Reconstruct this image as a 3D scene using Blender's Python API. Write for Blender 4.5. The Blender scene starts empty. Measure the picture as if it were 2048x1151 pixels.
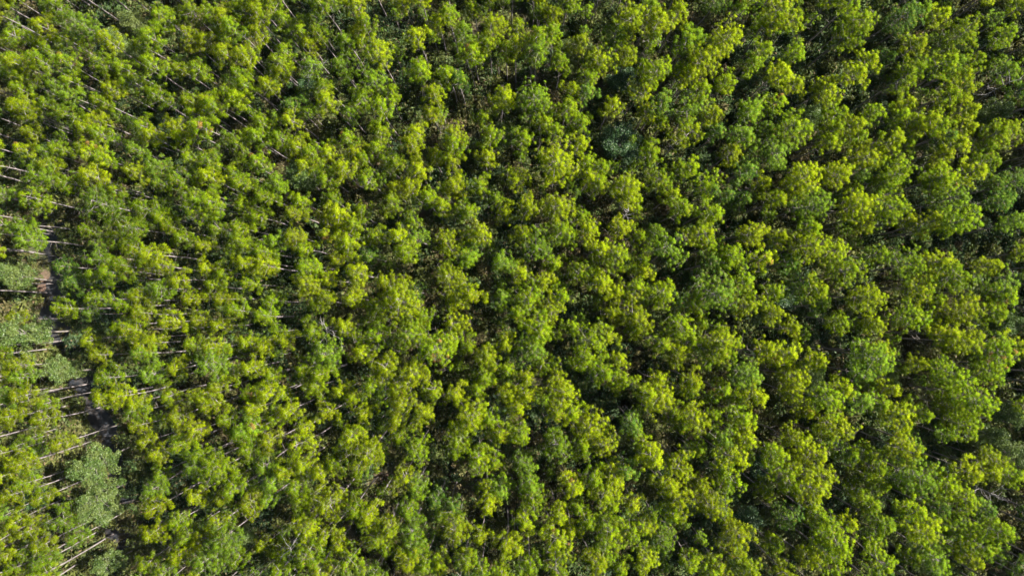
import bpy, math, random
import numpy as np
from mathutils import Vector, Matrix

# ------------------------------------------------------------------ camera, sky, sun, exposure
SC = bpy.context.scene
COL = SC.collection
CAM_H = 100.0                      # metres above the forest floor
F = 1334.0                         # focal length in photo pixels (photo 2048 x 1151)
cam_d = bpy.data.cameras.new('camera')
cam_d.sensor_width = 36.0
cam_d.lens = F / 2048.0 * 36.0
cam_d.clip_end = 3000.0
cam = bpy.data.objects.new('camera', cam_d)
COL.objects.link(cam)
cam.location = (0, 0, CAM_H)
AX = Vector((-11 / F, 34.5 / F, -1)).normalized()
cam.rotation_euler = AX.to_track_quat('-Z', 'Y').to_euler()
SC.camera = cam

SUN_EL, SUN_AZ = math.radians(42), math.radians(57)      # azimuth clockwise from +Y
world = bpy.data.worlds.new('World')
SC.world = world
world.use_nodes = True
wn = world.node_tree
wn.nodes.clear()
sky = wn.nodes.new('ShaderNodeTexSky')
sky.sky_type = 'NISHITA'
sky.sun_disc = False
sky.sun_elevation = SUN_EL
sky.sun_rotation = SUN_AZ
bg = wn.nodes.new('ShaderNodeBackground')
bg.inputs['Strength'].default_value = 0.05
wo = wn.nodes.new('ShaderNodeOutputWorld')
wn.links.new(sky.outputs[0], bg.inputs[0])
wn.links.new(bg.outputs[0], wo.inputs[0])

sun_d = bpy.data.lights.new('sun', 'SUN')
sun_d.energy = 5.0
sun_d.angle = math.radians(0.5)
sun_d.color = (1.0, 0.96, 0.89)
sun = bpy.data.objects.new('sun', sun_d)
COL.objects.link(sun)
S = Vector((math.sin(SUN_AZ) * math.cos(SUN_EL), math.cos(SUN_AZ) * math.cos(SUN_EL), math.sin(SUN_EL)))
sun.rotation_euler = S.to_track_quat('Z', 'Y').to_euler()
sun.location = (60, 40, 120)
SC.view_settings.view_transform = 'Standard'
SC.view_settings.look = 'None'
SC.view_settings.exposure = 2.15
SC.view_settings.gamma = 1.0
SC.render.engine = 'CYCLES'
SC.cycles.max_bounces = 6
SC.cycles.transparent_max_bounces = 4

RM = cam.rotation_euler.to_matrix()
def at(px, py, z):
    """world x, y of the point at height z that stands under photo pixel px, py"""
    d = RM @ Vector(((px - 1024) / F, -(py - 575.5) / F, -1.0))
    t = (CAM_H - z) / -d.z
    return d.x * t, d.y * t

# ------------------------------------------------------------------ survey of the wood, in photo pixels
# every entry: x y radius kind (y yellow-green, g green, p pale, d dark), read in tiles of 512 x 384 enlarged three times
TREES = {
(0, 0): """150 30 60 g;340 40 90 g;480 110 110 p;80 200 100 g;50 110 50 y;960 80 100 g;1130 60 80 g;1280 40 80 g;1460 50 80 g;430 270 90 g;280 280 60 g;590 360 100 g;480 420 60 g;720 300 50 y;840 240 80 g;970 260 70 g;760 410 60 g;1110 230 80 y;1240 210 80 y;1360 110 70 y;1420 220 70 g;80 340 80 g;190 420 70 y;120 470 60 g;350 430 70 g;830 490 80 g;720 550 75 y;950 430 70 g;1180 400 80 g;1340 300 70 y;1431 450 80 g;1510 390 50 y;530 530 60 g;300 580 90 p;150 560 60 g;60 630 70 y;360 660 60 g;520 690 80 y;440 700 50 g;590 600 60 g;960 600 70 g;1090 580 60 g;1250 560 80 y;1370 560 80 g;1500 520 50 g;830 720 80 g;1040 720 80 y;1190 680 60 g;1300 640 70 g;1280 790 70 g;1440 780 60 g;220 820 70 y;90 740 60 d;540 790 60 y;660 840 60 g;800 890 60 p;910 820 60 y;1080 830 60 g;1220 930 90 g;1410 890 80 g;500 920 100 y;620 950 60 g;270 980 60 y;790 1020 80 y;980 990 90 p;1100 930 60 g;180 1060 100 p;400 1080 90 g;580 1070 70 y;1260 1070 70 y;40 1000 50 g;1400 1010 60 g;1480 1110 70 g;1110 1110 70 g;150 900 40 y""",
(512, 0): """40 60 70 g;110 50 50 g;420 60 70 g;610 30 70 y;580 150 60 y;240 150 60 g;50 150 70 y;140 110 60 g;550 260 90 p;660 190 50 g;720 300 110 y;300 390 80 p;30 240 60 y;150 270 60 g;100 350 80 g;410 500 80 g;690 440 100 p;170 440 60 y;60 520 60 y;790 570 80 g;640 570 90 g;450 620 70 y;760 680 70 g;200 670 80 y;980 240 50 y;1090 110 60 y;1170 150 50 g;1240 210 90 p;1310 60 40 g;1430 130 100 y;930 390 90 g;1400 280 60 g;1300 270 60 g;1280 330 50 g;1500 350 40 g;1070 570 70 y;1050 670 60 y;1170 480 50 g;1230 540 60 d;1460 580 90 y;960 770 60 y;1180 790 80 y;740 790 60 g;50 760 60 g;150 800 80 g;40 850 50 g;240 860 70 y;30 990 50 g;240 960 80 y;430 900 60 y;390 970 50 g;400 1050 90 g;530 830 60 g;600 900 60 y;700 880 60 g;650 970 60 g;770 970 60 g;530 1040 70 y;90 1110 90 p;660 1080 80 g;810 1120 60 y;950 900 70 y;1060 930 60 y;1180 900 70 g;1190 980 60 y;990 1040 50 y;1200 1100 90 y;1340 1090 80 g;1370 920 60 y;1400 840 50 g;1520 1040 40 g;300 700 60 d;870 1000 50 g""",
(1024, 0): """230 60 80 y;700 70 120 y;850 50 70 g;900 110 90 y;980 130 50 y;620 200 90 p;130 200 90 g;160 300 90 p;250 190 50 g;400 230 80 y;520 350 100 y;460 470 80 g;700 310 80 y;850 230 60 g;870 380 110 g;1120 190 90 p;1280 190 120 y;1150 380 100 y;1040 400 60 g;1310 470 80 g;1150 530 90 g;20 350 50 y;130 560 120 p;320 660 80 g;600 620 80 y;750 560 90 y;800 690 70 y;910 600 90 p;1090 650 100 p;1220 690 80 y;1040 810 110 y;850 900 90 g;260 950 140 y;400 850 60 y;430 980 60 g;470 1060 50 y;430 720 60 g;280 760 60 g;60 820 60 g;530 980 50 g;690 1120 100 y;880 1040 90 g;1000 1000 60 g;1180 1090 100 g;1060 1010 60 g;1310 920 80 y;1390 840 70 p;1230 800 60 d;1440 1010 90 d;1470 640 90 p;1430 400 60 g;1500 290 50 g;50 1060 90 y;180 660 50 g;1200 20 90 d;1500 1090 60 y;1320 1080 50 d;440 600 60 d;20 180 40 g""",
(1536, 0): """90 60 110 y;180 120 80 g;450 60 70 g;600 110 110 g;470 220 100 g;150 270 80 g;770 90 110 d;940 70 80 p;1100 30 60 y;1180 180 120 g;1450 190 80 g;860 300 70 y;700 310 80 d;600 380 50 y;80 410 60 y;370 500 100 y;500 480 70 y;170 520 60 y;50 600 60 g;880 430 90 g;990 400 70 g;820 470 90 g;1120 400 80 p;1200 500 90 y;1290 390 60 y;1210 370 50 g;1480 450 80 p;840 620 60 y;640 690 80 g;760 690 60 g;400 680 100 g;510 740 80 y;930 750 70 y;820 760 50 y;1080 720 80 g;1020 620 70 g;1190 650 70 y;1230 740 60 y;150 760 110 g;400 790 70 g;700 860 70 y;620 920 110 y;460 860 60 g;80 900 110 p;1440 800 100 y;1360 870 60 g;1100 880 70 y;960 850 60 d;1010 960 80 y;260 1040 120 y;430 1050 90 y;160 1090 90 y;830 1010 100 g;740 1080 80 g;590 1030 90 d;1080 1080 100 g;1180 1030 70 y;1340 970 90 g;1430 1100 90 d;1400 600 80 d;980 1090 70 g;560 1120 60 g;1300 1100 70 d""",
(0, 384): """190 20 110 g;290 60 50 g;130 160 90 p;40 190 60 p;130 270 110 p;250 310 80 y;190 470 90 p;230 560 50 g;400 240 60 y;450 160 40 g;430 340 70 g;600 60 130 p;560 240 70 g;770 200 110 g;700 290 70 g;580 370 100 p;430 420 60 g;1180 50 130 g;1320 60 70 g;960 200 60 g;940 130 50 g;1220 190 80 g;1090 280 60 g;1440 210 80 g;1420 330 90 g;990 380 70 y;840 340 60 g;710 470 70 g;650 510 60 g;830 460 70 g;950 440 80 y;980 570 80 p;1090 520 60 y;430 640 90 y;500 700 50 g;360 760 60 y;450 840 60 y;660 640 70 g;750 680 60 g;850 640 60 y;1180 640 60 y;1240 560 60 g;1350 480 80 g;1480 430 70 y;1480 550 60 g;1220 770 60 y;1340 640 60 y;1350 800 60 y;1430 720 70 g;720 800 80 g;830 830 70 y;1030 780 70 y;940 870 40 y;550 880 60 y;550 950 50 y;640 980 60 y;800 920 80 y;900 990 90 p;590 1100 80 y;740 1110 70 g;970 1080 80 p;1070 1040 60 y;1110 930 60 g;1240 1020 120 p;1330 930 50 y;1460 900 60 y;1470 1060 70 y;170 1040 70 y;130 760 30 y;60 1100 60 y;130 960 40 y;60 920 60 p;1380 1100 60 g;220 1110 60 p;540 460 60 d;560 560 60 d""",
(512, 384): """60 30 70 g;240 40 80 g;430 30 80 g;800 70 90 g;600 110 60 g;500 130 70 y;400 150 60 y;40 150 60 g;590 190 50 g;190 250 80 y;60 280 80 p;400 250 60 y;500 230 60 y;690 240 60 g;840 270 70 y;960 270 80 p;930 150 80 g;1030 50 50 g;1310 90 90 g;1450 30 60 g;1500 110 60 y;1380 240 90 y;1130 290 100 y;270 330 60 g;280 430 90 g;70 440 90 y;100 370 50 g;450 390 60 y;590 480 90 y;450 530 60 y;860 370 90 g;720 400 60 d;1240 380 90 p;1500 400 90 p;870 550 80 y;750 550 60 y;1180 500 120 y;1310 620 70 y;1190 640 80 y;230 570 100 y;70 650 60 g;270 680 60 g;400 660 80 y;550 640 80 y;70 750 70 g;860 700 140 y;760 680 90 g;960 770 70 y;670 860 110 g;900 880 120 g;1080 950 140 g;930 1090 110 y;740 1050 110 y;1200 790 90 y;1000 750 60 g;350 820 70 g;350 960 110 p;430 1080 50 g;60 920 80 y;180 880 60 y;290 1060 60 g;60 1100 60 g;1480 910 80 y;1360 980 90 y;1180 900 60 g;1270 920 60 g;1350 1110 80 g;1490 1060 60 g;530 800 50 y;640 960 50 y;960 600 80 d;1470 650 80 p;1300 310 60 d""",
(1024, 384): """70 90 90 y;270 100 110 y;430 150 60 g;720 30 90 y;740 90 40 g;960 20 60 y;1020 110 70 g;1130 30 60 d;1180 120 70 g;1260 40 60 d;1110 230 110 y;1420 240 90 y;1380 50 60 d;160 310 110 p;330 260 100 g;440 270 50 y;640 230 80 y;760 250 60 g;880 260 80 p;990 370 110 p;510 340 70 y;640 380 100 g;790 390 50 g;1220 320 60 g;1350 380 90 g;1240 420 50 g;1510 400 70 y;1120 440 50 d;60 240 80 y;50 470 60 y;170 530 80 y;380 480 90 g;270 420 60 g;290 610 80 g;540 560 70 y;630 610 60 y;750 580 80 g;900 570 100 g;1380 550 70 g;1220 630 140 p;1130 680 80 g;1400 700 100 y;80 640 110 g;240 720 90 y;40 740 50 g;600 740 60 y;740 690 100 y;720 800 60 g;800 830 90 y;600 870 70 y;180 830 110 g;350 800 40 g;470 880 120 g;450 1000 90 g;530 1050 70 g;100 950 120 p;210 1050 90 g;1040 850 100 g;1100 920 90 g;1140 800 40 g;890 900 70 g;1000 990 90 y;620 990 60 y;1290 870 120 y;1380 900 60 g;1270 980 110 g;1510 960 70 y;1420 1060 100 p;1520 620 50 g;850 1120 60 y;650 1130 60 g;1080 1120 70 y;290 1140 50 y;70 1100 60 y;940 680 60 d;770 480 60 y;500 470 60 g""",
(1536, 384): """300 50 120 p;570 70 110 y;600 170 80 y;780 90 120 g;1090 60 120 p;1180 180 110 g;990 190 90 y;900 150 60 y;450 170 70 d;40 270 60 y;240 310 120 y;270 200 70 g;440 370 100 y;650 380 80 g;460 500 110 g;330 550 90 y;1010 400 90 y;1330 50 80 d;1470 200 80 p;1430 440 80 y;850 460 120 g;980 560 110 y;1160 540 110 g;1290 580 110 p;1430 620 90 g;640 620 110 y;1200 720 110 y;1290 710 70 g;80 750 80 y;190 830 80 y;340 680 80 p;440 760 80 g;650 770 80 y;850 760 100 g;960 760 60 y;980 850 70 y;1170 900 110 y;650 970 140 p;720 980 80 y;1150 1060 100 g;980 1050 80 y;290 1020 70 y;130 960 70 y;40 1000 60 y;130 1110 90 y;1420 970 140 g;1500 910 70 y;1370 1070 100 g;200 590 90 d;560 1090 60 d;80 430 60 d;1080 640 60 g""",
(0, 768): """270 40 70 y;150 80 60 p;60 200 60 y;160 180 60 y;290 100 60 g;340 200 70 y;60 120 50 g;90 290 50 y;140 380 60 y;50 60 60 p;630 90 60 y;700 60 60 y;620 20 40 g;820 60 50 y;930 80 60 y;820 170 80 p;700 250 30 y;1050 190 90 y;1130 300 80 y;880 240 60 y;1180 90 80 y;1260 40 60 y;1330 110 70 y;1340 230 80 g;1390 300 60 g;1480 60 60 g;1500 160 50 y;1500 280 70 p;910 420 90 y;860 350 40 y;1130 470 100 p;1290 540 110 g;1320 430 50 g;1200 430 60 g;1410 560 40 g;290 430 60 y;180 460 60 y;80 520 40 y;270 560 60 g;220 620 50 y;300 660 60 y;40 640 50 g;60 760 70 p;170 780 70 y;240 840 90 y;40 900 70 y;390 760 100 p;310 930 60 y;110 990 60 y;190 1060 60 g;80 1090 80 y;360 1010 80 p;530 990 90 y;500 900 60 p;440 1040 50 g;280 1130 60 y;900 620 90 p;850 770 70 g;760 880 60 y;950 860 50 y;1070 830 80 g;990 710 50 y;1110 700 60 y;1280 720 60 y;1440 710 90 y;1410 630 50 g;1290 850 50 y;1090 920 80 g;1070 1030 90 y;840 960 60 y;800 1060 90 g;890 1060 50 g;1310 960 110 p;1250 1080 110 p;1390 1080 60 g;1180 960 60 y;1060 380 50 g;440 330 50 y;680 410 25 y;690 520 25 y;1030 1110 50 g;1500 390 50 g""",
(512, 768): """70 60 70 y;160 50 40 g;310 40 90 g;460 60 60 y;230 140 50 y;420 180 60 y;30 220 50 g;130 200 60 g;820 50 80 y;870 120 70 y;660 170 60 y;700 10 50 g;1040 50 80 g;1310 30 60 g;1500 60 90 y;540 320 100 y;310 250 60 y;270 370 100 y;310 450 50 y;830 230 80 y;990 210 90 y;650 420 120 y;960 400 100 g;860 320 60 g;1300 230 120 y;1260 330 100 g;1320 440 100 g;1200 400 60 g;1400 220 50 g;1480 280 70 y;60 480 90 p;90 580 90 p;190 520 50 y;220 640 50 g;280 720 90 g;370 560 70 y;450 720 120 y;600 720 70 g;850 600 100 y;940 620 90 p;730 700 50 y;950 740 90 p;640 850 80 g;790 830 80 y;740 930 80 g;930 880 110 p;880 1020 60 g;960 970 80 p;260 900 90 y;400 930 60 y;480 970 60 y;270 1050 110 g;390 1080 70 y;90 1060 60 g;560 1090 110 g;40 980 25 y;130 1130 50 g;30 720 60 p;1160 910 110 y;1370 660 80 y;1400 750 60 y;1480 660 90 p;1350 930 60 y;1250 1090 90 g;1100 1100 60 y;1350 1120 70 g;880 1100 90 y;1010 1070 50 g;1510 920 50 y;1440 480 60 g;1090 680 60 d;1170 700 60 d;600 550 60 g;490 480 50 g;1480 1120 50 g;780 1000 60 g""",
(1024, 768): """100 60 70 y;30 120 50 y;300 70 110 y;260 200 90 y;380 170 50 g;630 20 40 g;900 50 110 y;970 160 60 g;1110 200 100 y;1060 40 60 g;1290 40 80 g;1380 70 60 g;1500 70 70 y;1240 220 80 g;1370 190 70 g;1400 260 80 y;1380 330 70 y;1220 330 70 p;60 330 90 g;230 390 110 p;420 330 60 g;470 280 110 y;530 370 90 y;420 420 80 g;50 470 80 p;110 570 70 p;130 680 90 g;330 600 90 y;830 380 60 y;840 470 90 y;890 570 70 y;630 580 110 y;1010 480 100 y;1010 680 110 y;1330 450 120 y;1330 590 100 g;1250 530 60 g;1200 730 110 y;1140 590 60 y;510 680 100 y;620 760 60 g;740 720 60 y;980 780 70 g;270 780 80 y;80 810 70 y;360 870 60 y;240 950 110 y;20 950 60 y;600 920 110 g;720 930 100 g;820 880 80 y;930 960 90 p;1370 920 110 y;1220 1060 60 y;570 1020 90 g;800 1090 90 y;100 1110 90 g;280 1110 100 g;480 1100 90 y;1080 1060 80 g;1380 1060 80 g;660 1090 60 g;700 200 80 d;780 300 40 g;1040 270 60 g;490 520 50 g;660 480 50 d;1180 1130 50 g;1410 1130 70 y""",
(1536, 768): """140 50 90 y;230 150 40 y;370 100 120 g;390 220 100 y;500 40 70 y;560 120 70 p;740 30 60 y;320 300 60 g;760 180 100 y;930 150 90 g;700 130 50 g;1100 50 90 g;1290 90 130 g;1140 140 90 g;1190 240 120 g;140 330 90 y;250 410 90 y;60 450 90 g;180 470 80 y;440 400 80 g;560 390 80 g;640 490 130 g;670 580 60 g;850 390 100 y;940 370 80 p;900 550 140 p;340 560 100 y;270 640 130 y;130 620 100 g;1140 490 70 y;1110 590 110 g;1180 660 100 g;1400 480 90 y;1480 560 80 g;1310 520 50 y;560 640 80 g;600 720 50 g;800 720 70 g;680 830 90 g;540 870 80 y;420 940 130 g;330 820 80 g;120 820 90 d;1290 750 80 d;1100 870 90 g;950 930 110 y;200 1020 80 y;420 1080 120 g;720 1060 110 g;1060 1060 110 p;1310 960 110 g;1440 900 90 g;1250 1060 90 y;1440 1070 100 d;600 1100 80 d;90 1120 70 y;40 680 80 g;1450 700 80 d;970 730 70 d;900 1060 60 g""",
}
BROADLEAF = """227 80 27 s;257 37 17 o;602 353 30 w;609 167 20 d;1002 267 23 s;1241 290 43 d;1134 110 20 o;1244 153 20 d;1621 230 23 w;1903 93 23 s;1993 227 20 s;43 667 30 s;113 744 20 s;13 551 20 s;1524 627 20 w;2013 647 33 w;1566 597 20 d;1776 757 23 s;1623 761 20 s;180 928 30 s;186 1001 37 s;200 1028 20 s;476 1084 23 s;210 1131 21 s;60 994 23 d;1524 934 23 d;1504 1041 20 d;2016 901 33 s;1983 874 20 s;2026 831 20 w;1856 1121 20 s"""
GAPS = {
(0, 0): "240 130 50;680 50 60;850 60 60;560 240 50;700 740 60;430 790 80;60 900 80;350 980 50;880 950 50;1160 800 50;0 1090 40",
(512, 0): "750 80 90;870 180 70;1130 330 90;920 560 60;840 730 80;400 730 100;650 750 50;100 640 40;130 1000 40;1440 930 50;1250 930 40;390 380 50;1200 20 100;250 30 30;850 250 50;1340 430 60;1280 660 60",
(1024, 0): "80 110 60;520 520 50;500 800 90;740 190 40;940 200 60;1010 40 60;1320 560 90;1340 720 60;1150 960 60;1330 830 40;50 730 50;350 1030 60;370 100 70;330 330 60;660 460 60",
(1536, 0): "300 330 80;450 400 80;240 400 60;550 260 40;640 560 90;900 200 50;1290 260 60;1390 90 70;1400 330 60;60 1090 50;480 950 40;200 960 40;1260 1030 50;1490 920 50;1330 430 40;530 330 60;730 230 50;1030 270 50",
(0, 384): "330 380 50;330 560 70;300 780 60;380 900 80;440 1000 90;60 400 50;60 620 100;200 640 60;870 60 80;940 290 40;740 370 50;1100 440 50;590 790 60;500 870 30;720 1010 60;1230 860 80;1390 920 60;880 1060 50;10 60 60;250 150 70",
(512, 384): "390 390 60;680 120 50;740 340 70;990 500 70;1080 620 80;1090 760 90;600 700 80;480 780 70;1370 500 60;1400 720 120;180 1030 50;530 1000 90;150 320 30;1260 170 80;800 150 50;180 770 40;1230 1090 60;900 460 50;120 100 40;200 130 40;590 560 60",
(1024, 384): "380 60 70;520 150 80;850 60 80;780 160 60;1280 200 80;1300 490 70;1430 420 50;1180 480 60;580 490 50;700 470 60;1060 510 80;1030 700 80;900 760 90;450 700 70;360 650 60;330 870 50;310 980 60;70 810 80;1180 830 40;1450 600 40;800 1010 90;430 780 50;1190 930 40;1490 850 40;1160 350 50;470 430 40;360 1080 50",
(1536, 384): "330 160 50;700 280 60;830 320 140;1260 190 60;1330 270 90;1520 460 50;1500 570 50;550 400 60;60 500 60;170 450 30;150 180 60;330 880 90;420 950 70;1060 740 50;840 880 50;920 930 60;830 1060 60;1300 860 60;1270 990 70;360 1050 60;430 1090 60;60 860 40;1420 80 80;1240 380 80",
(0, 768): "560 60 60;430 270 60;600 330 50;700 380 90;720 500 80;740 640 80;730 740 80;680 920 80;680 1010 70;660 200 40;900 160 50;1240 260 50;1260 350 60;1170 800 80;1470 560 60;1490 850 80;1500 1060 60;940 940 50;1050 620 60;20 480 40;340 460 30;640 870 40;260 990 40",
(512, 768): "340 150 70;400 350 80;170 430 50;130 760 70;60 880 90;350 850 50;580 880 50;700 300 40;870 330 40;640 610 60;1000 60 70;1130 180 70;1110 280 60;1100 560 90;1240 570 80;1040 740 60;1420 850 80;1390 960 70;1060 1000 60;1360 90 50;1500 800 40;690 1000 50;1450 1010 50;1300 800 60",
(1024, 768): "520 110 90;640 130 60;660 280 60;880 290 60;420 500 60;690 400 60;960 380 60;940 600 40;660 680 40;800 640 80;170 780 40;430 930 60;390 1040 50;1440 130 60;1480 220 60;1460 380 60;1490 580 60;1470 750 80;1150 850 90;1230 900 80;1050 930 50;1160 1000 50;720 620 60;90 180 50",
(1536, 768): "80 190 90;170 150 60;520 200 50;550 250 50;350 440 70;1250 370 90;1290 250 60;1400 250 70;1200 820 60;430 700 50;690 930 70;800 930 60;640 660 40;430 530 60;880 690 50;1290 600 50;560 1010 50;80 1050 50;1440 100 60",
}
SNAGS = "1262 427 15;655 668 20;575 1098 18;1985 985 22;1310 55 14;630 130 16;2020 170 16"

rng = np.random.default_rng(7)
random.seed(7)

def norm(v):
    return v / np.maximum(np.linalg.norm(v, axis=-1, keepdims=True), 1e-9)

# ------------------------------------------------------------------ materials
def new_mat(name):
    m = bpy.data.materials.new(name)
    m.use_nodes = True
    nt = m.node_tree
    nt.nodes.clear()
    return m, nt

def ramp(nt, stops, fac):
    r = nt.nodes.new('ShaderNodeValToRGB')
    cr = r.color_ramp
    while len(cr.elements) > 1:
        cr.elements.remove(cr.elements[-1])
    cr.elements[0].position = stops[0][0]
    cr.elements[0].color = (*stops[0][1], 1)
    for p, c in stops[1:]:
        e = cr.elements.new(p)
        e.color = (*c, 1)
    nt.links.new(fac, r.inputs[0])
    return r.outputs[0]

def mathn(nt, op, a, b=None, c=None):
    n = nt.nodes.new('ShaderNodeMath')
    n.operation = op
    for i, v in enumerate((a, b, c)):
        if v is None:
            continue
        if isinstance(v, (int, float)):
            n.inputs[i].default_value = v
        else:
            nt.links.new(v, n.inputs[i])
    return n.outputs[0]

def attr(nt, name, kind):
    a = nt.nodes.new('ShaderNodeAttribute')
    a.attribute_name = name
    a.attribute_type = kind
    return a.outputs['Fac']

def leaf_material(name, tint_stops, dry, rough, spec, transl, dry_glint_share, trans_col_gain=(1.1, 1.3, 0.35)):
    """tint_stops: colour over the tree's own 'tint'; 'v' is a value per tuft, 'w' per needle or leaf"""
    m, nt = new_mat(name)
    tint = attr(nt, 'tint', 'INSTANCER')
    v = attr(nt, 'v', 'GEOMETRY')
    w = attr(nt, 'w', 'GEOMETRY')
    t = mathn(nt, 'ADD', tint, mathn(nt, 'MULTIPLY_ADD', v, 0.30, -0.15))
    col = ramp(nt, tint_stops, t)
    hs = nt.nodes.new('ShaderNodeHueSaturation')
    nt.links.new(col, hs.inputs['Color'])
    own = mathn(nt, 'FRACT', mathn(nt, 'MULTIPLY', tint, 173.7))          # a value of its own for each tree
    nt.links.new(mathn(nt, 'MULTIPLY', mathn(nt, 'MULTIPLY_ADD', w, 0.7, 0.65), mathn(nt, 'MULTIPLY_ADD', own, 0.45, 0.78)), hs.inputs['Value'])
    mx = nt.nodes.new('ShaderNodeMix')
    mx.data_type = 'RGBA'
    nt.links.new(hs.outputs[0], mx.inputs[6])
    mx.inputs[7].default_value = (*dry, 1)
    nt.links.new(mathn(nt, 'MAXIMUM', mathn(nt, 'LESS_THAN', w, dry_glint_share), mathn(nt, 'MULTIPLY', mathn(nt, 'LESS_THAN', v, 0.05), mathn(nt, 'GREATER_THAN', own, 0.96))), mx.inputs[0])
    col = mx.outputs[2]
    p = nt.nodes.new('ShaderNodeBsdfPrincipled')
    nt.links.new(col, p.inputs['Base Color'])
    p.inputs['Roughness'].default_value = rough
    p.inputs['Specular IOR Level'].default_value = spec
    tr = nt.nodes.new('ShaderNodeBsdfTranslucent')
    mc = nt.nodes.new('ShaderNodeMix')
    mc.data_type = 'RGBA'
    mc.blend_type = 'MULTIPLY'
    mc.inputs[0].default_value = 1.0
    nt.links.new(col, mc.inputs[6])
    mc.inputs[7].default_value = (*trans_col_gain, 1)
    nt.links.new(mc.outputs[2], tr.inputs[0])
    ms = nt.nodes.new('ShaderNodeMixShader')
    ms.inputs[0].default_value = transl
    nt.links.new(p.outputs[0], ms.inputs[1])
    nt.links.new(tr.outputs[0], ms.inputs[2])
    o = nt.nodes.new('ShaderNodeOutputMaterial')
    nt.links.new(ms.outputs[0], o.inputs[0])
    return m

M_NEEDLE = leaf_material('pine_needles',
    [(0.0, (0.172, 0.208, 0.001)), (0.3, (0.130, 0.180, 0.001)), (0.55, (0.091, 0.152, 0.002)), (0.8, (0.100, 0.164, 0.012)), (1.0, (0.034, 0.074, 0.008))],
    (0.20, 0.12, 0.03), 0.7, 0.05, 0.30, 0.03)
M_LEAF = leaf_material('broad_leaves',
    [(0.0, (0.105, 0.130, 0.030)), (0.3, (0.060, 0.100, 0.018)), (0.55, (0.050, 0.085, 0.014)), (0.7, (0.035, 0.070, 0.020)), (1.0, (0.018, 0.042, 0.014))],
    (0.15, 0.19, 0.08), 0.42, 0.22, 0.22, 0.07)  # the pale second colour paints glints onto scattered leaves
M_SHRUB = leaf_material('undergrowth_leaves',
    [(0.0, (0.070, 0.056, 0.024)), (0.35, (0.072, 0.082, 0.018)), (0.7, (0.042, 0.068, 0.016)), (1.0, (0.03, 0.05, 0.02))],
    (0.11, 0.08, 0.04), 0.6, 0.15, 0.25, 0.08)

def bark_material(name, a, b, scale):
    m, nt = new_mat(name)
    tc = nt.nodes.new('ShaderNodeTexCoord')
    mp = nt.nodes.new('ShaderNodeMapping')
    mp.inputs['Scale'].default_value = (scale, scale, scale * 0.3)
    nt.links.new(tc.outputs['Object'], mp.inputs[0])
    n = nt.nodes.new('ShaderNodeTexNoise')
    n.inputs['Scale'].default_value = 1.0
    n.inputs['Detail'].default_value = 4
    nt.links.new(mp.outputs[0], n.inputs['Vector'])
    col = ramp(nt, [(0.35, a), (0.65, b)], n.outputs[0])
    p = nt.nodes.new('ShaderNodeBsdfPrincipled')
    nt.links.new(col, p.inputs['Base Color'])
    p.inputs['Roughness'].default_value = 0.9
    p.inputs['Specular IOR Level'].default_value = 0.1
    o = nt.nodes.new('ShaderNodeOutputMaterial')
    nt.links.new(p.outputs[0], o.inputs[0])
    return m

M_BARK = bark_material('pine_bark', (0.09, 0.075, 0.07), (0.235, 0.202, 0.192), 5.0)
M_TWIG = bark_material('twig_bark', (0.085, 0.072, 0.06), (0.20, 0.175, 0.155), 4.0)
M_DEAD = bark_material('dead_wood', (0.11, 0.10, 0.09), (0.28, 0.255, 0.24), 4.0)

def ground_material():
    m, nt = new_mat('forest_floor')
    tc = nt.nodes.new('ShaderNodeTexCoord')
    def noise(s, det=6, rough=0.6, vec=None):
        n = nt.nodes.new('ShaderNodeTexNoise')
        n.inputs['Scale'].default_value = s
        n.inputs['Detail'].default_value = det
        n.inputs['Roughness'].default_value = rough
        nt.links.new(vec or tc.outputs['Object'], n.inputs['Vector'])
        return n.outputs[0]
    fine = ramp(nt, [(0.3, (0.022, 0.016, 0.010)), (0.48, (0.080, 0.046, 0.030)), (0.62, (0.125, 0.076, 0.050)), (0.78, (0.17, 0.125, 0.09))], noise(3.0, 10, 0.75))
    green = ramp(nt, [(0.35, (0.025, 0.032, 0.010)), (0.7, (0.10, 0.105, 0.035))], noise(2.2, 8, 0.7))
    k = ramp(nt, [(0.38, (0, 0, 0)), (0.55, (1, 1, 1))], noise(0.13, 4, 0.6))
    mx = nt.nodes.new('ShaderNodeMix')
    mx.data_type = 'RGBA'
    nt.links.new(k, mx.inputs[0])
    nt.links.new(fine, mx.inputs[6])
    nt.links.new(green, mx.inputs[7])
    p = nt.nodes.new('ShaderNodeBsdfPrincipled')
    nt.links.new(mx.outputs[2], p.inputs['Base Color'])
    p.inputs['Roughness'].default_value = 0.95
    bp = nt.nodes.new('ShaderNodeBump')
    bp.inputs['Strength'].default_value = 0.8
    bp.inputs['Distance'].default_value = 0.15
    nt.links.new(noise(4.0, 8, 0.7), bp.inputs['Height'])
    nt.links.new(bp.outputs[0], p.inputs['Normal'])
    o = nt.nodes.new('ShaderNodeOutputMaterial')
    nt.links.new(p.outputs[0], o.inputs[0])
    return m

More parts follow.
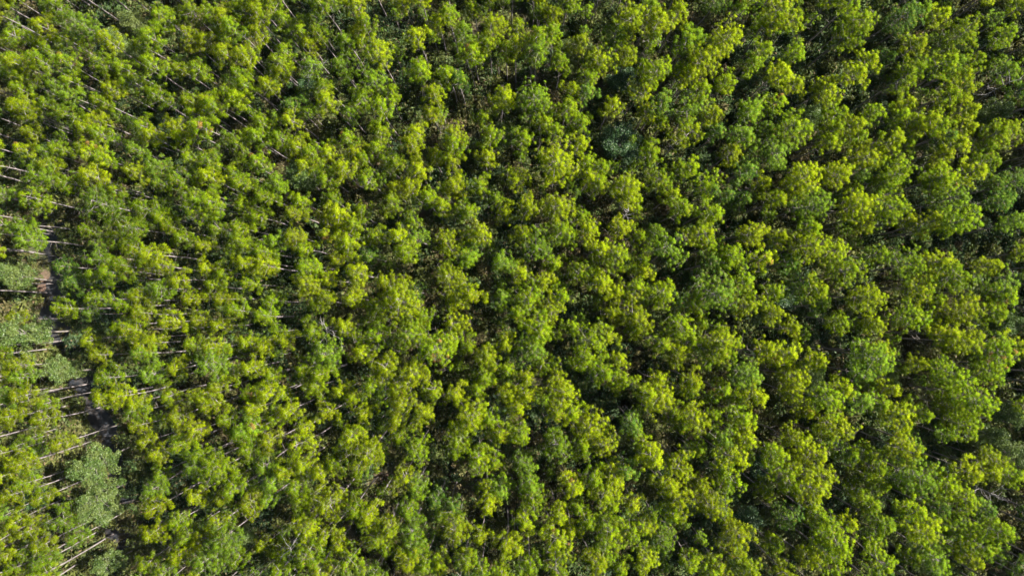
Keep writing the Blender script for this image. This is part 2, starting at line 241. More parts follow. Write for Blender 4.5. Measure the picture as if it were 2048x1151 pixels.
# ------------------------------------------------------------------ mesh helpers
def mesh_from(name, V, faces_flat, loop_tot, mat, normals=None, attrs=None, smooth=False):
    me = bpy.data.meshes.new(name)
    V = np.ascontiguousarray(V, dtype=np.float32)
    me.vertices.add(len(V))
    me.vertices.foreach_set('co', V.ravel())
    faces_flat = np.ascontiguousarray(faces_flat, dtype=np.int32)
    n = len(loop_tot)
    me.loops.add(len(faces_flat))
    me.loops.foreach_set('vertex_index', faces_flat)
    me.polygons.add(n)
    ls = np.concatenate([[0], np.cumsum(loop_tot)[:-1]]).astype(np.int32)
    me.polygons.foreach_set('loop_start', ls)
    me.polygons.foreach_set('loop_total', np.asarray(loop_tot, dtype=np.int32))
    me.update(calc_edges=True)
    if smooth or normals is not None:
        me.polygons.foreach_set('use_smooth', np.ones(n, dtype=bool))
    for k, a in (attrs or {}).items():
        at_ = me.attributes.new(k, 'FLOAT', 'POINT')
        at_.data.foreach_set('value', np.ascontiguousarray(a, dtype=np.float32))
    if normals is not None:
        me.normals_split_custom_set_from_vertices([tuple(x) for x in normals])
    me.materials.append(mat)
    return me

class Tubes:
    """tapered tubes along polylines, joined in one mesh"""
    def __init__(self):
        self.V, self.Fc, self.n, self.M = [], [], 0, []
    def add(self, pts, radii, sides=5, mat=0):
        pts = np.asarray(pts, float)
        k = len(pts)
        d = norm(np.gradient(pts, axis=0))
        ref = np.array([0.0, 0.0, 1.0]) if abs(d[0][2]) < 0.8 else np.array([1.0, 0.0, 0.0])
        a = norm(np.cross(d, ref))
        b = np.cross(d, a)
        th = np.arange(sides) * 2 * math.pi / sides
        ring = pts[:, None, :] + np.asarray(radii)[:, None, None] * (np.cos(th)[None, :, None] * a[:, None, :] + np.sin(th)[None, :, None] * b[:, None, :])
        self.V.append(ring.reshape(-1, 3))
        i = np.arange(k - 1)[:, None] * sides
        j = np.arange(sides)[None, :]
        j2 = (j + 1) % sides
        q = np.stack([i + j, i + j2, i + sides + j2, i + sides + j], -1).reshape(-1, 4) + self.n
        self.Fc.append(q)
        self.M += [mat] * len(q)
        self.n += k * sides
    def build(self, name, mat, mat2=None):
        V = np.concatenate(self.V)
        Q = np.concatenate(self.Fc)
        me = mesh_from(name, V, Q.ravel(), np.full(len(Q), 4), mat, smooth=True)
        if mat2:
            me.materials.append(mat2)
            me.polygons.foreach_set('material_index', np.array(self.M, dtype=np.int32))
        return me

def tuft_blades(C, A, rad, n, r):
    """needle bursts: C centres (k,3), A axes (k,3), rad (k,) -> triangles with normals rounding each tuft"""
    k = len(C)
    d = norm(r.normal(size=(k, n, 3)))
    d = norm(d + A[:, None, :] * r.uniform(0.15, 1.1, (k, n, 1)))
    L = rad[:, None, None] * r.uniform(0.65, 1.1, (k, n, 1))
    root = C[:, None, :] - A[:, None, :] * rad[:, None, None] * 0.25 + d * L * 0.12
    tip = root + d * L
    tip[..., 2] -= (L[..., 0] * 0.2)
    side = norm(np.cross(d, norm(r.normal(size=(k, n, 3)))))
    wdt = L * 0.085
    V = np.stack([root, tip + side * wdt, tip - side * wdt * r.uniform(0.2, 1.0, (k, n, 1)) + d * L * 0.12], 2)   # k,n,3,3
    N = np.repeat(norm(0.85 * d + 0.45 * A[:, None, :] + 0.30 * norm(r.normal(size=(k, n, 3))))[:, :, None, :], 3, 2)
    G = np.cross(V[:, :, 1] - V[:, :, 0], V[:, :, 2] - V[:, :, 0])
    flip = (G * N[:, :, 1]).sum(-1) < 0                      # every needle blade faces out of its tuft
    V[flip] = V[flip][:, [0, 2, 1]]
    N[flip] = N[flip][:, [0, 2, 1]]
    v = np.repeat(r.uniform(0, 1, (k, 1)), n * 3, 1).reshape(-1)
    w = np.repeat(r.uniform(0, 1, (k, n)), 3, 1).reshape(-1)
    return V.reshape(-1, 3), N.reshape(-1, 3), v, w

def pine_meshes(tag, R, h, seed, sparse=1.0):
    """trunk, branches, crown meshes of a pine of crown radius R and height h, base at the origin"""
    r = np.random.default_rng(seed)
    lean = r.normal(0, 0.25, 2)
    zt = np.linspace(0, h, 9)
    u = zt / h
    tx = lean[0] * u ** 2 * 1.2 + 0.12 * np.sin(u * 5 + seed)
    ty = lean[1] * u ** 2 * 1.2 + 0.12 * np.cos(u * 4 + seed)
    T = np.stack([tx, ty, zt], 1)
    r0 = 0.025 + 0.0048 * h
    tr = Tubes()
    tr.add(T, r0 * (1 - 0.78 * u ** 1.2) + 0.015, 7)
    def trunk_at(z):
        return np.array([np.interp(z, zt, tx), np.interp(z, zt, ty), z])
    br = tr
    # dead stubs on the bare bole
    for i in range(6):
        z = r.uniform(0.35, 0.75) * h
        a = r.uniform(0, 6.28)
        p = trunk_at(z)
        L = r.uniform(0.4, 1.3)
        q = p + np.array([math.cos(a) * L, math.sin(a) * L, r.uniform(-0.1, 0.4)])
        br.add([p, q], [0.03, 0.008], 3, 1)
    depth = R * 1.75 + 0.8
    nl = int((9 + R * 5.0) * sparse)
    C, A, RD = [], [], []
    a0 = r.uniform(0, 6.28)
    lop = r.uniform(0, 6.28)
    lobes = r.integers(3, 6)
    for i in range(nl):
        t = (i + 0.5) / nl
        z = h - 0.25 - depth * t ** 0.85 * r.uniform(0.88, 1.08)
        a = a0 + i * 2.39996 + r.normal(0, 0.25)
        prof = 0.30 + 0.70 * math.sin(math.pi * min(1.0, 0.10 + 0.72 * t)) if t < 0.95 else 0.7
        L = (R - 0.28) * prof * r.uniform(0.70, 1.06) * (1 + 0.24 * math.cos(lobes * (a - lop)) + 0.16 * math.cos(a - lop * 2))
        up = r.uniform(0.25, 0.6) * L
        p0 = trunk_at(z)
        dirh = np.array([math.cos(a), math.sin(a), 0])
        p1 = p0 + dirh * L * 0.55 + np.array([0, 0, up * 0.35])
        p2 = p0 + dirh * (L - 0.15) + np.array([0, 0, up])
        br.add([p0, p1, p2], [0.04 + 0.006 * R, 0.025, 0.01], 4, 1)
        lat = np.array([-dirh[1], dirh[0], 0])
        nt_ = int(round((4.2 + L * 5.2) * r.uniform(0.75, 1.2)))
        for j in range(nt_):
            s = r.uniform(0.10, 1.0) ** 0.7
            base = p0 + (p2 - p0) * s
            off = lat * r.normal(0, 0.24 + 0.24 * L * (0.45 + 0.3 * s)) * 0.8 + np.array([0, 0, r.uniform(0.0, 0.35)]) + dirh * r.normal(0, 0.12)
            c = base + off
            if C and np.linalg.norm(np.array(C) - c, axis=1).min() < 0.39:
                continue
            br.add([base, c], [0.014, 0.007], 3, 1)
            C.append(c)
            ax = norm(dirh * r.uniform(0.1, 0.9) + np.array([0, 0, r.uniform(0.6, 1.1)]) + off * 0.5)
            A.append(ax)
            RD.append(r.uniform(0.21, 0.36))
    for j in range(3):
        c = trunk_at(h) + np.array([r.normal(0, 0.15), r.normal(0, 0.15), 0.1 - 0.15 * j])
        C.append(c); A.append(norm(np.array([r.normal(0, .2), r.normal(0, .2), 1.0]))); RD.append(0.38)
    C, A, RD = np.array(C), np.array(A), np.array(RD)
    V, N, v, w = tuft_blades(C, A, RD, 64, r)
    n = len(V) // 3
    crown = mesh_from(tag + '_crown', V, np.arange(len(V)), np.full(n, 3), M_NEEDLE, normals=N, attrs={'v': v, 'w': w})
    return tr.build(tag + '_trunk', M_BARK, M_TWIG), crown

def leaf_cloud(centres, radii, n, size, r, mat, name, flat=0.55, long=1.0):
    k = len(centres)
    d = norm(r.normal(size=(k, n, 3)))
    rr = radii[:, None, None] * r.uniform(0.35, 1.0, (k, n, 1)) ** 0.5
    P = centres[:, None, :] + d * rr * np.array([1, 1, 0.75])
    P = P.reshape(-1, 3)
    P[:, 2] = np.maximum(P[:, 2], 0.05)
    m = len(P)
    nn = norm(norm(r.normal(size=(m, 3))) + d.reshape(-1, 3) * 0.6 + np.array([0, 0, flat]))
    a = norm(np.cross(nn, norm(r.normal(size=(m, 3)))))
    b = np.cross(nn, a)
    s = size * r.uniform(0.6, 1.3, (m, 1))
    Vt = np.stack([P - a * s * long, P + b * s * 0.45, P + a * s * long, P - b * s * 0.45], 1).reshape(-1, 3)
    v = np.repeat(r.uniform(0, 1, (k, 1)), n * 4, 1).reshape(-1)
    w = np.repeat(r.uniform(0, 1, m), 4)
    return mesh_from(name, Vt, np.arange(len(Vt)), np.full(m, 4), mat, attrs={'v': v, 'w': w})

def broad_meshes(tag, R, h, seed):
    r = np.random.default_rng(seed)
    tr = Tubes()
    zt = np.linspace(0, h * 0.9, 6)
    T = np.stack([0.3 * np.sin(zt * 0.3 + seed), 0.3 * np.cos(zt * 0.25), zt], 1)
    tr.add(T, np.linspace(0.15, 0.04, 6), 6)
    br = tr
    C, RD = [], []
    nl = int(16 + 14 * R)
    for i in range(nl):
        t = (i + 0.5) / nl
        z = h * (1 - 0.5 * t)
        a = i * 2.4 + r.normal(0, 0.3)
        L = R * (0.2 + 0.85 * math.sin(math.pi * min(1, 0.06 + t * 0.8))) * r.uniform(0.25, 1.05)
        p0 = np.array([np.interp(min(z, h * .85), zt, T[:, 0]), np.interp(min(z, h * .85), zt, T[:, 1]), min(z, h * .85) - 0.3 * L])
        p2 = np.array([p0[0] + math.cos(a) * L, p0[1] + math.sin(a) * L, z])
        br.add([p0, (p0 + p2) / 2 + np.array([0, 0, 0.15]), p2], [0.03, 0.02, 0.01], 4)
        for q in range(2):
            C.append(p2 + r.normal(0, 0.3, 3)); RD.append(r.uniform(0.35, 0.75))
    crown = leaf_cloud(np.array(C), np.array(RD), 130, 0.10, r, M_LEAF, tag + '_crown')
    return tr.build(tag + '_trunk', M_TWIG), crown

def shrub_meshes(tag, R, h, seed):
    r = np.random.default_rng(seed)
    br = Tubes()
    C, RD = [], []
    for i in range(12):
        a = r.uniform(0, 6.28)
        L = R * math.sqrt(r.uniform(0.02, 1))
        z = h * r.uniform(0.35, 1.0) * (1 - 0.4 * L / R)
        p = np.array([math.cos(a) * L, math.sin(a) * L, z])
        br.add([[0.05 * math.cos(a), 0.05 * math.sin(a), 0.0], p * [0.6, 0.6, 0.5], p], [0.025, 0.018, 0.008], 3)
        C.append(p); RD.append(r.uniform(0.25, 0.55))
    return br.build(tag + '_stems', M_TWIG), leaf_cloud(np.array(C), np.array(RD) * 1.15, 120, 0.12, r, M_SHRUB, tag + '_leaves', 0.5, 1.2)

def grass_mesh(tag, R, h, seed):
    r = np.random.default_rng(seed)
    m = 170
    a = r.uniform(0, 6.28, m); L = R * np.sqrt(r.uniform(0, 1, m))
    P = np.stack([np.cos(a) * L, np.sin(a) * L, np.zeros(m)], 1)
    d = norm(np.stack([np.cos(a) * 0.7, np.sin(a) * 0.7, np.full(m, 0.55)], 1) + r.normal(0, 0.35, (m, 3)))
    d[:, 2] = np.abs(d[:, 2])
    tip = P + d * h * r.uniform(0.6, 1.2, (m, 1))
    s = norm(np.cross(d, np.array([0, 0, 1.0]) + r.normal(0, .3, (m, 3)))) * 0.03
    V = np.stack([P - s, P + s, tip], 1).reshape(-1, 3)
    v = np.repeat(r.uniform(0, 1, m), 3); w = np.repeat(r.uniform(0, 1, m), 3)
    return mesh_from(tag, V, np.arange(len(V)), np.full(m, 3), M_SHRUB, attrs={'v': v, 'w': w})

# ------------------------------------------------------------------ object helpers
def link(name, data, parent=None):
    o = bpy.data.objects.new(name, data)
    COL.objects.link(o)
    o.parent = parent
    return o

def tag(o, label=None, cat=None, group=None, kind=None):
    for k, v in (('label', label), ('category', cat), ('group', group), ('kind', kind)):
        if v:
            o[k] = v

# ------------------------------------------------------------------ the forest floor
gx, gy = 161, 121
X, Y = np.meshgrid(np.linspace(-220, 220, gx), np.linspace(-170, 170, gy))
Z = 0.25 * np.sin(X * 0.11 + 1) * np.cos(Y * 0.09) + 0.12 * np.sin(X * 0.31 + Y * 0.27)
Z = np.minimum(Z, 0.3) - 0.25
V = np.stack([X, Y, Z], -1).reshape(-1, 3)
i, j = np.meshgrid(np.arange(gx - 1), np.arange(gy - 1))
b0 = (j * gx + i).ravel()
Q = np.stack([b0, b0 + 1, b0 + gx + 1, b0 + gx], 1)
ground = link('ground', mesh_from('ground', V, Q.ravel(), np.full(len(Q), 4), ground_material(), smooth=True))
tag(ground, 'brown forest floor of pine litter and thin grass', None, None, 'structure')

# ------------------------------------------------------------------ read the survey
TINT = {'y': 0.16, 'g': 0.42, 'p': 0.68, 'd': 0.93}
pines = []
for (ox, oy), s in TREES.items():
    for e in s.split(';'):
        a, b, c, k = e.split()
        pines.append([ox + float(a) / 3, oy + float(b) / 3, float(c) / 3, k])
gaps = []
for (ox, oy), s in GAPS.items():
    for e in s.split(';'):
        a, b, c = map(float, e.split())
        gaps.append((ox + a / 3, oy + b / 3, c / 3))
gaps += [(12, 262, 26), (38, 296, 22), (5, 345, 20)]
gaps = np.array(gaps)
broad = [(float(a), float(b), float(c), k) for a, b, c, k in (e.split() for e in BROADLEAF.split(';'))]
snags = [tuple(map(float, e.split())) for e in SNAGS.split(';')]

creek = np.array([(110, 440), (112, 480), (115, 560), (98, 640), (130, 695), (150, 740), (172, 800), (202, 858), (232, 913), (240, 987), (236, 1042), (232, 1160)])
def creek_d(px, py):
    a, b = creek[:-1], creek[1:]
    p = np.array([px, py])
    t = np.clip(((p - a) * (b - a)).sum(1) / ((b - a) ** 2).sum(1), 0, 1)
    return np.linalg.norm(a + (b - a) * t[:, None] - p, axis=1).min()

# creek bed sheet just above the floor, its dark colour painting in the gap's shade
def floor_z(x, y):
    return min(0.25 * math.sin(x * 0.11 + 1) * math.cos(y * 0.09) + 0.12 * math.sin(x * 0.31 + y * 0.27), 0.3) - 0.25
dm, dnt = new_mat('creek_shade_tone')
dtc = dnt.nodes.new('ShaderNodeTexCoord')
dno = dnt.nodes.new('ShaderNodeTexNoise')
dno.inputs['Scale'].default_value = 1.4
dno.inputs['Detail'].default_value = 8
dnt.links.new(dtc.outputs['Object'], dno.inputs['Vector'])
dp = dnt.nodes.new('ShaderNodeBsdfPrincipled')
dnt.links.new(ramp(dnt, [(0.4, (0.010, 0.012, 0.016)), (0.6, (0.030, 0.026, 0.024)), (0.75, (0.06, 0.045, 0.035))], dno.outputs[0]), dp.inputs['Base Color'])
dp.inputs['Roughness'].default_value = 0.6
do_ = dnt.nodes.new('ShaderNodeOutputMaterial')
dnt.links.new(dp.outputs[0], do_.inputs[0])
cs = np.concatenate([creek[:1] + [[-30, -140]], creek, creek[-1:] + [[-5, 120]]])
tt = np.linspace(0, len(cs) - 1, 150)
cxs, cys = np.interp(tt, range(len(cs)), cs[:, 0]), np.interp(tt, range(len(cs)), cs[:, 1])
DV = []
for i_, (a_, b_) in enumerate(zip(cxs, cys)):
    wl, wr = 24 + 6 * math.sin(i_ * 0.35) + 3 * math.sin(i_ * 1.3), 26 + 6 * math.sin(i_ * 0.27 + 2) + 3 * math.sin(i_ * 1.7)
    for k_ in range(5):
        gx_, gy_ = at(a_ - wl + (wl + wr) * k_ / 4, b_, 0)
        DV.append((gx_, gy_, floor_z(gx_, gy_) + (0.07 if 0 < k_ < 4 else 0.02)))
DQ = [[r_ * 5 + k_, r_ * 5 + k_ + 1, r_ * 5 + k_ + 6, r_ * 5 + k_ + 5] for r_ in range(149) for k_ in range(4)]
creek_shade = link('creek_shade', mesh_from('creek_shade', DV, np.array(DQ)[:, ::-1].ravel(), [4] * len(DQ), dm, smooth=True))
tag(creek_shade, 'dark creek bed winding through the open strip, shade painted into its colour', None, None, 'structure')

# ------------------------------------------------------------------ pine kinds (proto meshes)
def PX2M(rpx, h):
    return rpx * (CAM_H - h) / F
SIZES = [(1.15, 12.5), (1.5, 14.0), (1.95, 15.5), (2.5, 17.0), (3.1, 18.5)]      # crown radius, height
PER = 5
PROTO = []
for si, (R, h) in enumerate(SIZES):
    for q in range(PER):
        PROTO.append((R, h, pine_meshes('pine_%d_%d' % (si, q), R, h, 100 + si * 17 + q, 1.0 if q else 0.6)))

def choose(rm, r):
    si = int(np.argmin([abs(math.log(rm / S_[0])) for S_ in SIZES]))
    return si * PER + int(r.integers(PER))

pines = [p for p in pines if creek_d(p[0], p[1]) > 31 + p[2] * 0.95]
pines.sort(key=lambda t: -t[2])
n_single = 300

# ---- words that single out each tree
ONES = 'zero one two three four five six seven eight nine ten eleven twelve thirteen fourteen fifteen sixteen seventeen eighteen nineteen'.split()
TENS = '- - twenty thirty forty fifty sixty seventy eighty ninety'.split()
def word(n):
    n = int(round(n))
    if n < 20:
        return ONES[max(0, n)]
    if n >= 100:
        return 'hundred'
    return TENS[n // 10] + ('' if n % 10 == 0 else '-' + ONES[n % 10])
LOOK = {'y': 'yellow-green', 'g': 'bright green', 'p': 'pale green', 'd': 'dark green'}
def where(px, py):
    return '%s percent across, %s percent down' % (word(px / 20.48), word(py / 11.51))
def beside(px, py, r):
    for bx, by, br_, bk in broad:
        if math.hypot(bx - px, by - py) < r + br_ + 10:
            return ' beside ' + ('silvery' if bk in 'ws' else 'dark') + ' broadleaf'
    dd = np.hypot(gaps[:, 0] - px, gaps[:, 1] - py) - gaps[:, 2]
    if dd.min() < r * 0.9:
        return ' by shaded gap'
    return ''

sizeword = lambda r: 'broad' if r >= 36 else 'full' if r >= 29 else 'middling' if r >= 24 else 'slim'
rt = np.random.default_rng(11)
used = set()
single_sources = {}
stuff_pts = []           # x y z rot scale tint proto
for n, (px, py, r, k) in enumerate(pines):
    h0 = 10.6 + 0.185 * r + rt.normal(0, 1.1)
    if k == 'd':
        h0 -= 3.0
    if px < 330:
        h0 -= 1.3
    if px < 230 and py > 470:
        h0 -= 2.0
    rm = PX2M(r, h0) * (1.17 if (px > 1050 and r > 29) or (700 < px < 925 and 595 < py < 800) else 1.0 if creek_d(px, py) < 75 else 1.12)
    pi = choose(rm, rt)
    if px < 225 and py > 620:
        pi -= pi % PER                    # thin wispy crowns in the corner beyond the creek
    R, h, me = PROTO[pi]
    sc = rm / R
    sc = min(1.22, max(0.82, sc))
    hz = h * sc
    zs = h0 / hz
    ht = h0 - rm * 0.6
    x, y = at(px, py, ht)
    rot = rt.uniform(0, 6.28)
    tint = TINT[k] + rt.normal(0, 0.045)
    if n < n_single:
        root = link('pine_tree', None)
        root.location = (x, y, -0.3)
        root.rotation_euler = (rt.normal(0, 0.02), rt.normal(0, 0.02), rot)
        root.scale = (sc, sc, sc * min(1.15, max(0.87, zs)))
        root.empty_display_size = 0.5
        lab = '%s %s pine crown%s, %s' % (sizeword(r), LOOK[k], beside(px, py, r), where(px, py))
        while lab in used:
            lab = lab.replace('pine crown', 'rounded pine crown', 1)
        used.add(lab)
        tag(root, lab, 'pine tree', 'pines of the forest canopy')
        parts = []
        for pn, m_ in zip(('trunk', 'crown'), me):
            o = link(pn, m_, root)
            o['tint'] = float(tint)
            parts.append(o)
        single_sources.setdefault(pi, parts)
    else:
        stuff_pts.append((x, y, -0.3, rot, sc, tint, pi))

# sources for protos no single tree uses: take the nearest proto that is used
avail = sorted(single_sources)
def as_avail(pi):
    return min(avail, key=lambda a: (a // PER != pi // PER, abs(a - pi)))

# ---- fill between the surveyed crowns
occ = [(p[0], p[1], p[2]) for p in pines] + [(b[0], b[1], b[2]) for b in broad]
occ_a = np.array(occ + [(g[0], g[1], g[2] * 1.2) for g in gaps])
rf = np.random.default_rng(23)
fill = []
arr = np.zeros((12000, 3)); arr[:len(occ_a)] = occ_a; na = len(occ_a)
def density(px, py):
    return 1.0
for it in range(26000):
    px, py = rf.uniform(-330, 2380), rf.uniform(-300, 1450)
    big = px / 2048.0
    inside = -20 < px < 2068 and -20 < py < 1171
    rr = rf.uniform(13, 24) + 5 * max(0, min(1, big))
    if not inside:
        rr = rf.uniform(24, 36)
    d = np.hypot(arr[:na, 0] - px, arr[:na, 1] - py)
    if (d < (arr[:na, 2] * 0.95 + rr * (0.76 if inside else 0.66))).any():
        continue
    arr[na] = (px, py, rr); na += 1
    fill.append((px, py, rr))
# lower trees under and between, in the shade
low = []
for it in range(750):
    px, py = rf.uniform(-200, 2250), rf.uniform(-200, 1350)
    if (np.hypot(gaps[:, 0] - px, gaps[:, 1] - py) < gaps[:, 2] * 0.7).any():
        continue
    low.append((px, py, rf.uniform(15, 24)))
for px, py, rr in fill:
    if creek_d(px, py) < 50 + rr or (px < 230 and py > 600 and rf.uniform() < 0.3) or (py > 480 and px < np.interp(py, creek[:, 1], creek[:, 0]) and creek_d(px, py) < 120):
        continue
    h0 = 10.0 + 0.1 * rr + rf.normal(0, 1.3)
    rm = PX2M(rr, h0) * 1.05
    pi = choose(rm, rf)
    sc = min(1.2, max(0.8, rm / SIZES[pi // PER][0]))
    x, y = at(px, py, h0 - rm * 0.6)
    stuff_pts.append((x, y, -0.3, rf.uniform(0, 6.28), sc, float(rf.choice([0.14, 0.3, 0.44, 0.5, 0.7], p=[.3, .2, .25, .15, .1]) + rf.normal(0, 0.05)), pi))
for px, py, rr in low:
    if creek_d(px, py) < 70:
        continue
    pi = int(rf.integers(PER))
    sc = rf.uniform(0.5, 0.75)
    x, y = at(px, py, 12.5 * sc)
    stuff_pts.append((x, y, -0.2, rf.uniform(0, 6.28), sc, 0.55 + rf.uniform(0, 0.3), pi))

# ------------------------------------------------------------------ stuff by geometry nodes, drawn from meshes of the real trees
def scatter(name, pts, sources, label, cat):
    """pts: x y z rot scale tint index; sources: list of lists of objects"""
    pts = np.array(pts, dtype=np.float32)
    me = bpy.data.meshes.new(name)
    me.vertices.add(len(pts))
    me.vertices.foreach_set('co', np.ascontiguousarray(pts[:, :3]).ravel())
    for k, c in (('rz', 3), ('sc', 4), ('tint', 5)):
        a = me.attributes.new(k, 'FLOAT', 'POINT')
        a.data.foreach_set('value', np.ascontiguousarray(pts[:, c]))
    a = me.attributes.new('idx', 'INT', 'POINT')
    a.data.foreach_set('value', pts[:, 6].astype(np.int32))
    me.update()
    ob = link(name, me)
    tag(ob, label, cat, None, 'stuff')
    ng = bpy.data.node_groups.new(name, 'GeometryNodeTree')
    ng.interface.new_socket('Geometry', in_out='INPUT', socket_type='NodeSocketGeometry')
    ng.interface.new_socket('Geometry', in_out='OUTPUT', socket_type='NodeSocketGeometry')
    N, L = ng.nodes, ng.links
    gi, go = N.new('NodeGroupInput'), N.new('NodeGroupOutput')
    iop = N.new('GeometryNodeInstanceOnPoints')
    jn = N.new('GeometryNodeJoinGeometry')
    for objs in reversed(sources):
        j2 = N.new('GeometryNodeJoinGeometry')
        for o in objs:
            oi = N.new('GeometryNodeObjectInfo')
            oi.transform_space = 'ORIGINAL'
            oi.inputs['Object'].default_value = o
            L.new(oi.outputs['Geometry'], j2.inputs[0])
        g2i = N.new('GeometryNodeGeometryToInstance')
        L.new(j2.outputs[0], g2i.inputs[0])
        L.new(g2i.outputs[0], jn.inputs[0])
    def named(n_, t_):
        a_ = N.new('GeometryNodeInputNamedAttribute')
        a_.data_type = t_
        a_.inputs['Name'].default_value = n_
        return a_.outputs['Attribute']
    L.new(gi.outputs[0], iop.inputs['Points'])
    L.new(jn.outputs[0], iop.inputs['Instance'])
    iop.inputs['Pick Instance'].default_value = True
    L.new(named('idx', 'INT'), iop.inputs['Instance Index'])
    cx = N.new('ShaderNodeCombineXYZ')
    L.new(named('rz', 'FLOAT'), cx.inputs['Z'])
    L.new(cx.outputs[0], iop.inputs['Rotation'])
    L.new(named('sc', 'FLOAT'), iop.inputs['Scale'])
    L.new(iop.outputs[0], go.inputs[0])
    md = ob.modifiers.new('scatter', 'NODES')
    md.node_group = ng
    return ob

src = [single_sources[a] for a in avail]
pts2 = [(x, y, z, ro, s_, t_, avail.index(as_avail(pi))) for (x, y, z, ro, s_, t_, pi) in stuff_pts]
scatter('forest', pts2, src, 'close-grown mass of smaller pines filling in between the larger crowns', 'forest')

# ------------------------------------------------------------------ broadleaf trees
BSZ = [(1.4, 11.5), (1.9, 13.0), (2.6, 14.0)]
BP = [[broad_meshes('broadleaf_%d_%d' % (a, b), *BSZ[a], 500 + a * 7 + b) for b in range(2)] for a in range(3)]
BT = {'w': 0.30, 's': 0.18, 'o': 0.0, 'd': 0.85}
BL = {'w': 'broadleaf tree with glossy white-glinting leaves', 's': 'silvery grey-green broadleaf tree', 'o': 'dull olive broadleaf tree', 'd': 'dark-leaved broadleaf tree in shade'}
for px, py, r, k in broad:
    a = 0 if r < 21 else 1 if r < 31 else 2
    R, h = BSZ[a]
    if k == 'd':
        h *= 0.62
    me = BP[a][rt.integers(2)]
    rm = PX2M(r, h) * 1.05
    sc = rm / R
    root = link('broadleaf_tree', None)
    x, y = at(px, py, h * sc * 0.8)
    root.location = (x, y, -0.3)
    root.rotation_euler = (0, 0, rt.uniform(0, 6.28))
    root.scale = (sc, sc, sc * h / BSZ[a][1])
    tag(root, '%s, %s' % (BL[k], where(px, py)), 'broadleaf tree', 'broadleaf trees among the pines')
    for pn, m_ in zip(('trunk', 'crown'), me):
        o = link(pn, m_, root)
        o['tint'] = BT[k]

# ------------------------------------------------------------------ bare dead trees
def snag_meshes(seed, h):
    r = np.random.default_rng(seed)
    tr = Tubes()
    limbs = []
    zt = np.linspace(0, h, 7)
    T = np.stack([0.35 * np.sin(zt * 0.25 + seed), 0.3 * np.cos(zt * 0.3 + seed), zt], 1)
    tr.add(T, np.linspace(0.12, 0.03, 7), 7)
    for i in range(9):
        z = h * r.uniform(0.72, 1.0)
        p = np.array([np.interp(z, zt, T[:, 0]), np.interp(z, zt, T[:, 1]), z])
        a = r.uniform(0, 6.28); L = r.uniform(0.8, 2.2)
        q = p + np.array([math.cos(a) * L, math.sin(a) * L, r.uniform(0, 0.9)])
        m = (p + q) / 2 + r.normal(0, 0.15, 3)
        br = Tubes()
        br.add([p, m, q], [0.045, 0.025, 0.01], 4)
        for _ in range(3):
            s = q * 0.5 + m * 0.5
            e = s + norm(q - p) * 0.5 + r.normal(0, 0.35, 3)
            br.add([s, e], [0.025, 0.01], 3)
        limbs.append(br.build('snag_limb', M_DEAD))
    return tr.build('snag_trunk', M_DEAD), limbs
for q, (px, py, r) in enumerate(snags):
    h = 14.5
    a, b = snag_meshes(900 + q, h)
    root = link('dead_tree', None)
    x, y = at(px, py, h * 0.95)
    root.location = (x, y, -0.3)
    tag(root, 'bare grey dead tree with forked limbs, ' + where(px, py), 'dead tree', 'dead trees among the pines')
    link('trunk', a, root)
    for l_ in b:
        link('limb', l_, root)

# ------------------------------------------------------------------ undergrowth
shr = []
for q in range(4):
    root = link('shrub', None)
    px, py = [(118, 760), (262, 905), (1130, 690), (1560, 860)][q]
    x, y = at(px, py, 1.0)
    root.location = (x, y, -0.1)
    tag(root, ['low grey-green shrub beside the dark creek bed', 'low olive shrub in the shaded creek bed', 'low shrub on the floor of the middle clearing', 'low dark shrub in the eastern shaded gap'][q] + ', ' + where(px, py), 'shrub', 'shrubs on the forest floor')
    ms = shrub_meshes('shrub_%d' % q, 1.1 + 0.2 * q, 1.6 + 0.5 * q, 700 + q)
    o1 = link('stems', ms[0], root)
    o2 = link('leaves', ms[1], root)
    o1['tint'] = o2['tint'] = 0.4
    shr.append([o1, o2])
gt = link('grass', grass_mesh('grass', 0.6, 0.7, 800))
x, y = at(195, 880, 0)
gt.location = (x, y, -0.2)
gt['tint'] = 0.0
tag(gt, 'tuft of dry brown grass on the creek bank', 'grass', None, 'stuff')
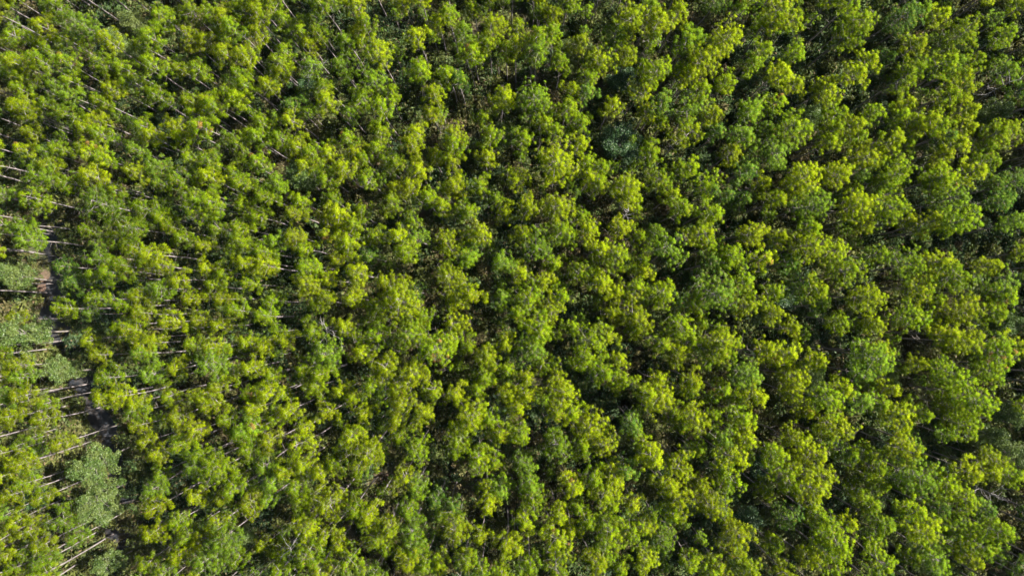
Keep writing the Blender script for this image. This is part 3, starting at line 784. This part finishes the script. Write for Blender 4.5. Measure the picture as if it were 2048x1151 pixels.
ru = np.random.default_rng(31)
up = []
for it in range(7000):
    px, py = ru.uniform(-150, 2200), ru.uniform(-150, 1300)
    x, y = at(px, py, 0)
    if creek_d(px, py) < 36:
        continue
    up.append((x, y, -0.25, ru.uniform(0, 6.28), ru.uniform(0.6, 1.9), float(np.clip(0.5 + 0.25 * math.sin(x * 0.13) * math.cos(y * 0.17 + 1) + ru.normal(0, 0.25), 0, 1)), ru.integers(4)))
for it in range(170):
    px, py = ru.uniform(-60, 214), ru.uniform(640, 1200)
    if creek_d(px, py) < 50:
        continue
    x, y = at(px, py, 3)
    up.append((x, y, -0.25, ru.uniform(0, 6.28), ru.uniform(1.6, 2.4), float(ru.uniform(0.2, 0.5)), ru.integers(4)))
for it in range(6000):
    px, py = ru.uniform(-150, 2200), ru.uniform(-150, 1300)
    x, y = at(px, py, 0)
    if creek_d(px, py) < 30 and ru.uniform() < 0.6:
        continue
    up.append((x, y, -0.22, ru.uniform(0, 6.28), ru.uniform(0.6, 1.3), float(np.clip(ru.normal(0.1, 0.2), 0, 1)), 4))
scatter('undergrowth', up, shr + [[gt]], 'dense low shrubs and dry grass covering the forest floor', 'undergrowth')
print('counts', len(pines), len(fill), len(low), len(stuff_pts))

# ------------------------------------------------------------------ thin haze of the air
hm, hnt = new_mat('haze')
pv = hnt.nodes.new('ShaderNodeVolumePrincipled')
pv.inputs['Color'].default_value = (0.62, 0.78, 1.0, 1)
pv.inputs['Density'].default_value = 0.000016
pv.inputs['Anisotropy'].default_value = -0.2
ho = hnt.nodes.new('ShaderNodeOutputMaterial')
hnt.links.new(pv.outputs[0], ho.inputs['Volume'])
hv = [(x, y, z) for z in (-2.0, 101.5) for y in (-175, 175) for x in (-225, 225)]
hf = [0, 2, 3, 1, 4, 5, 7, 6, 0, 1, 5, 4, 2, 6, 7, 3, 0, 4, 6, 2, 1, 3, 7, 5]
hz = link('haze', mesh_from('haze', hv, hf, [4] * 6, hm))
tag(hz, 'thin bluish haze in the air above the forest', None, None, 'stuff')
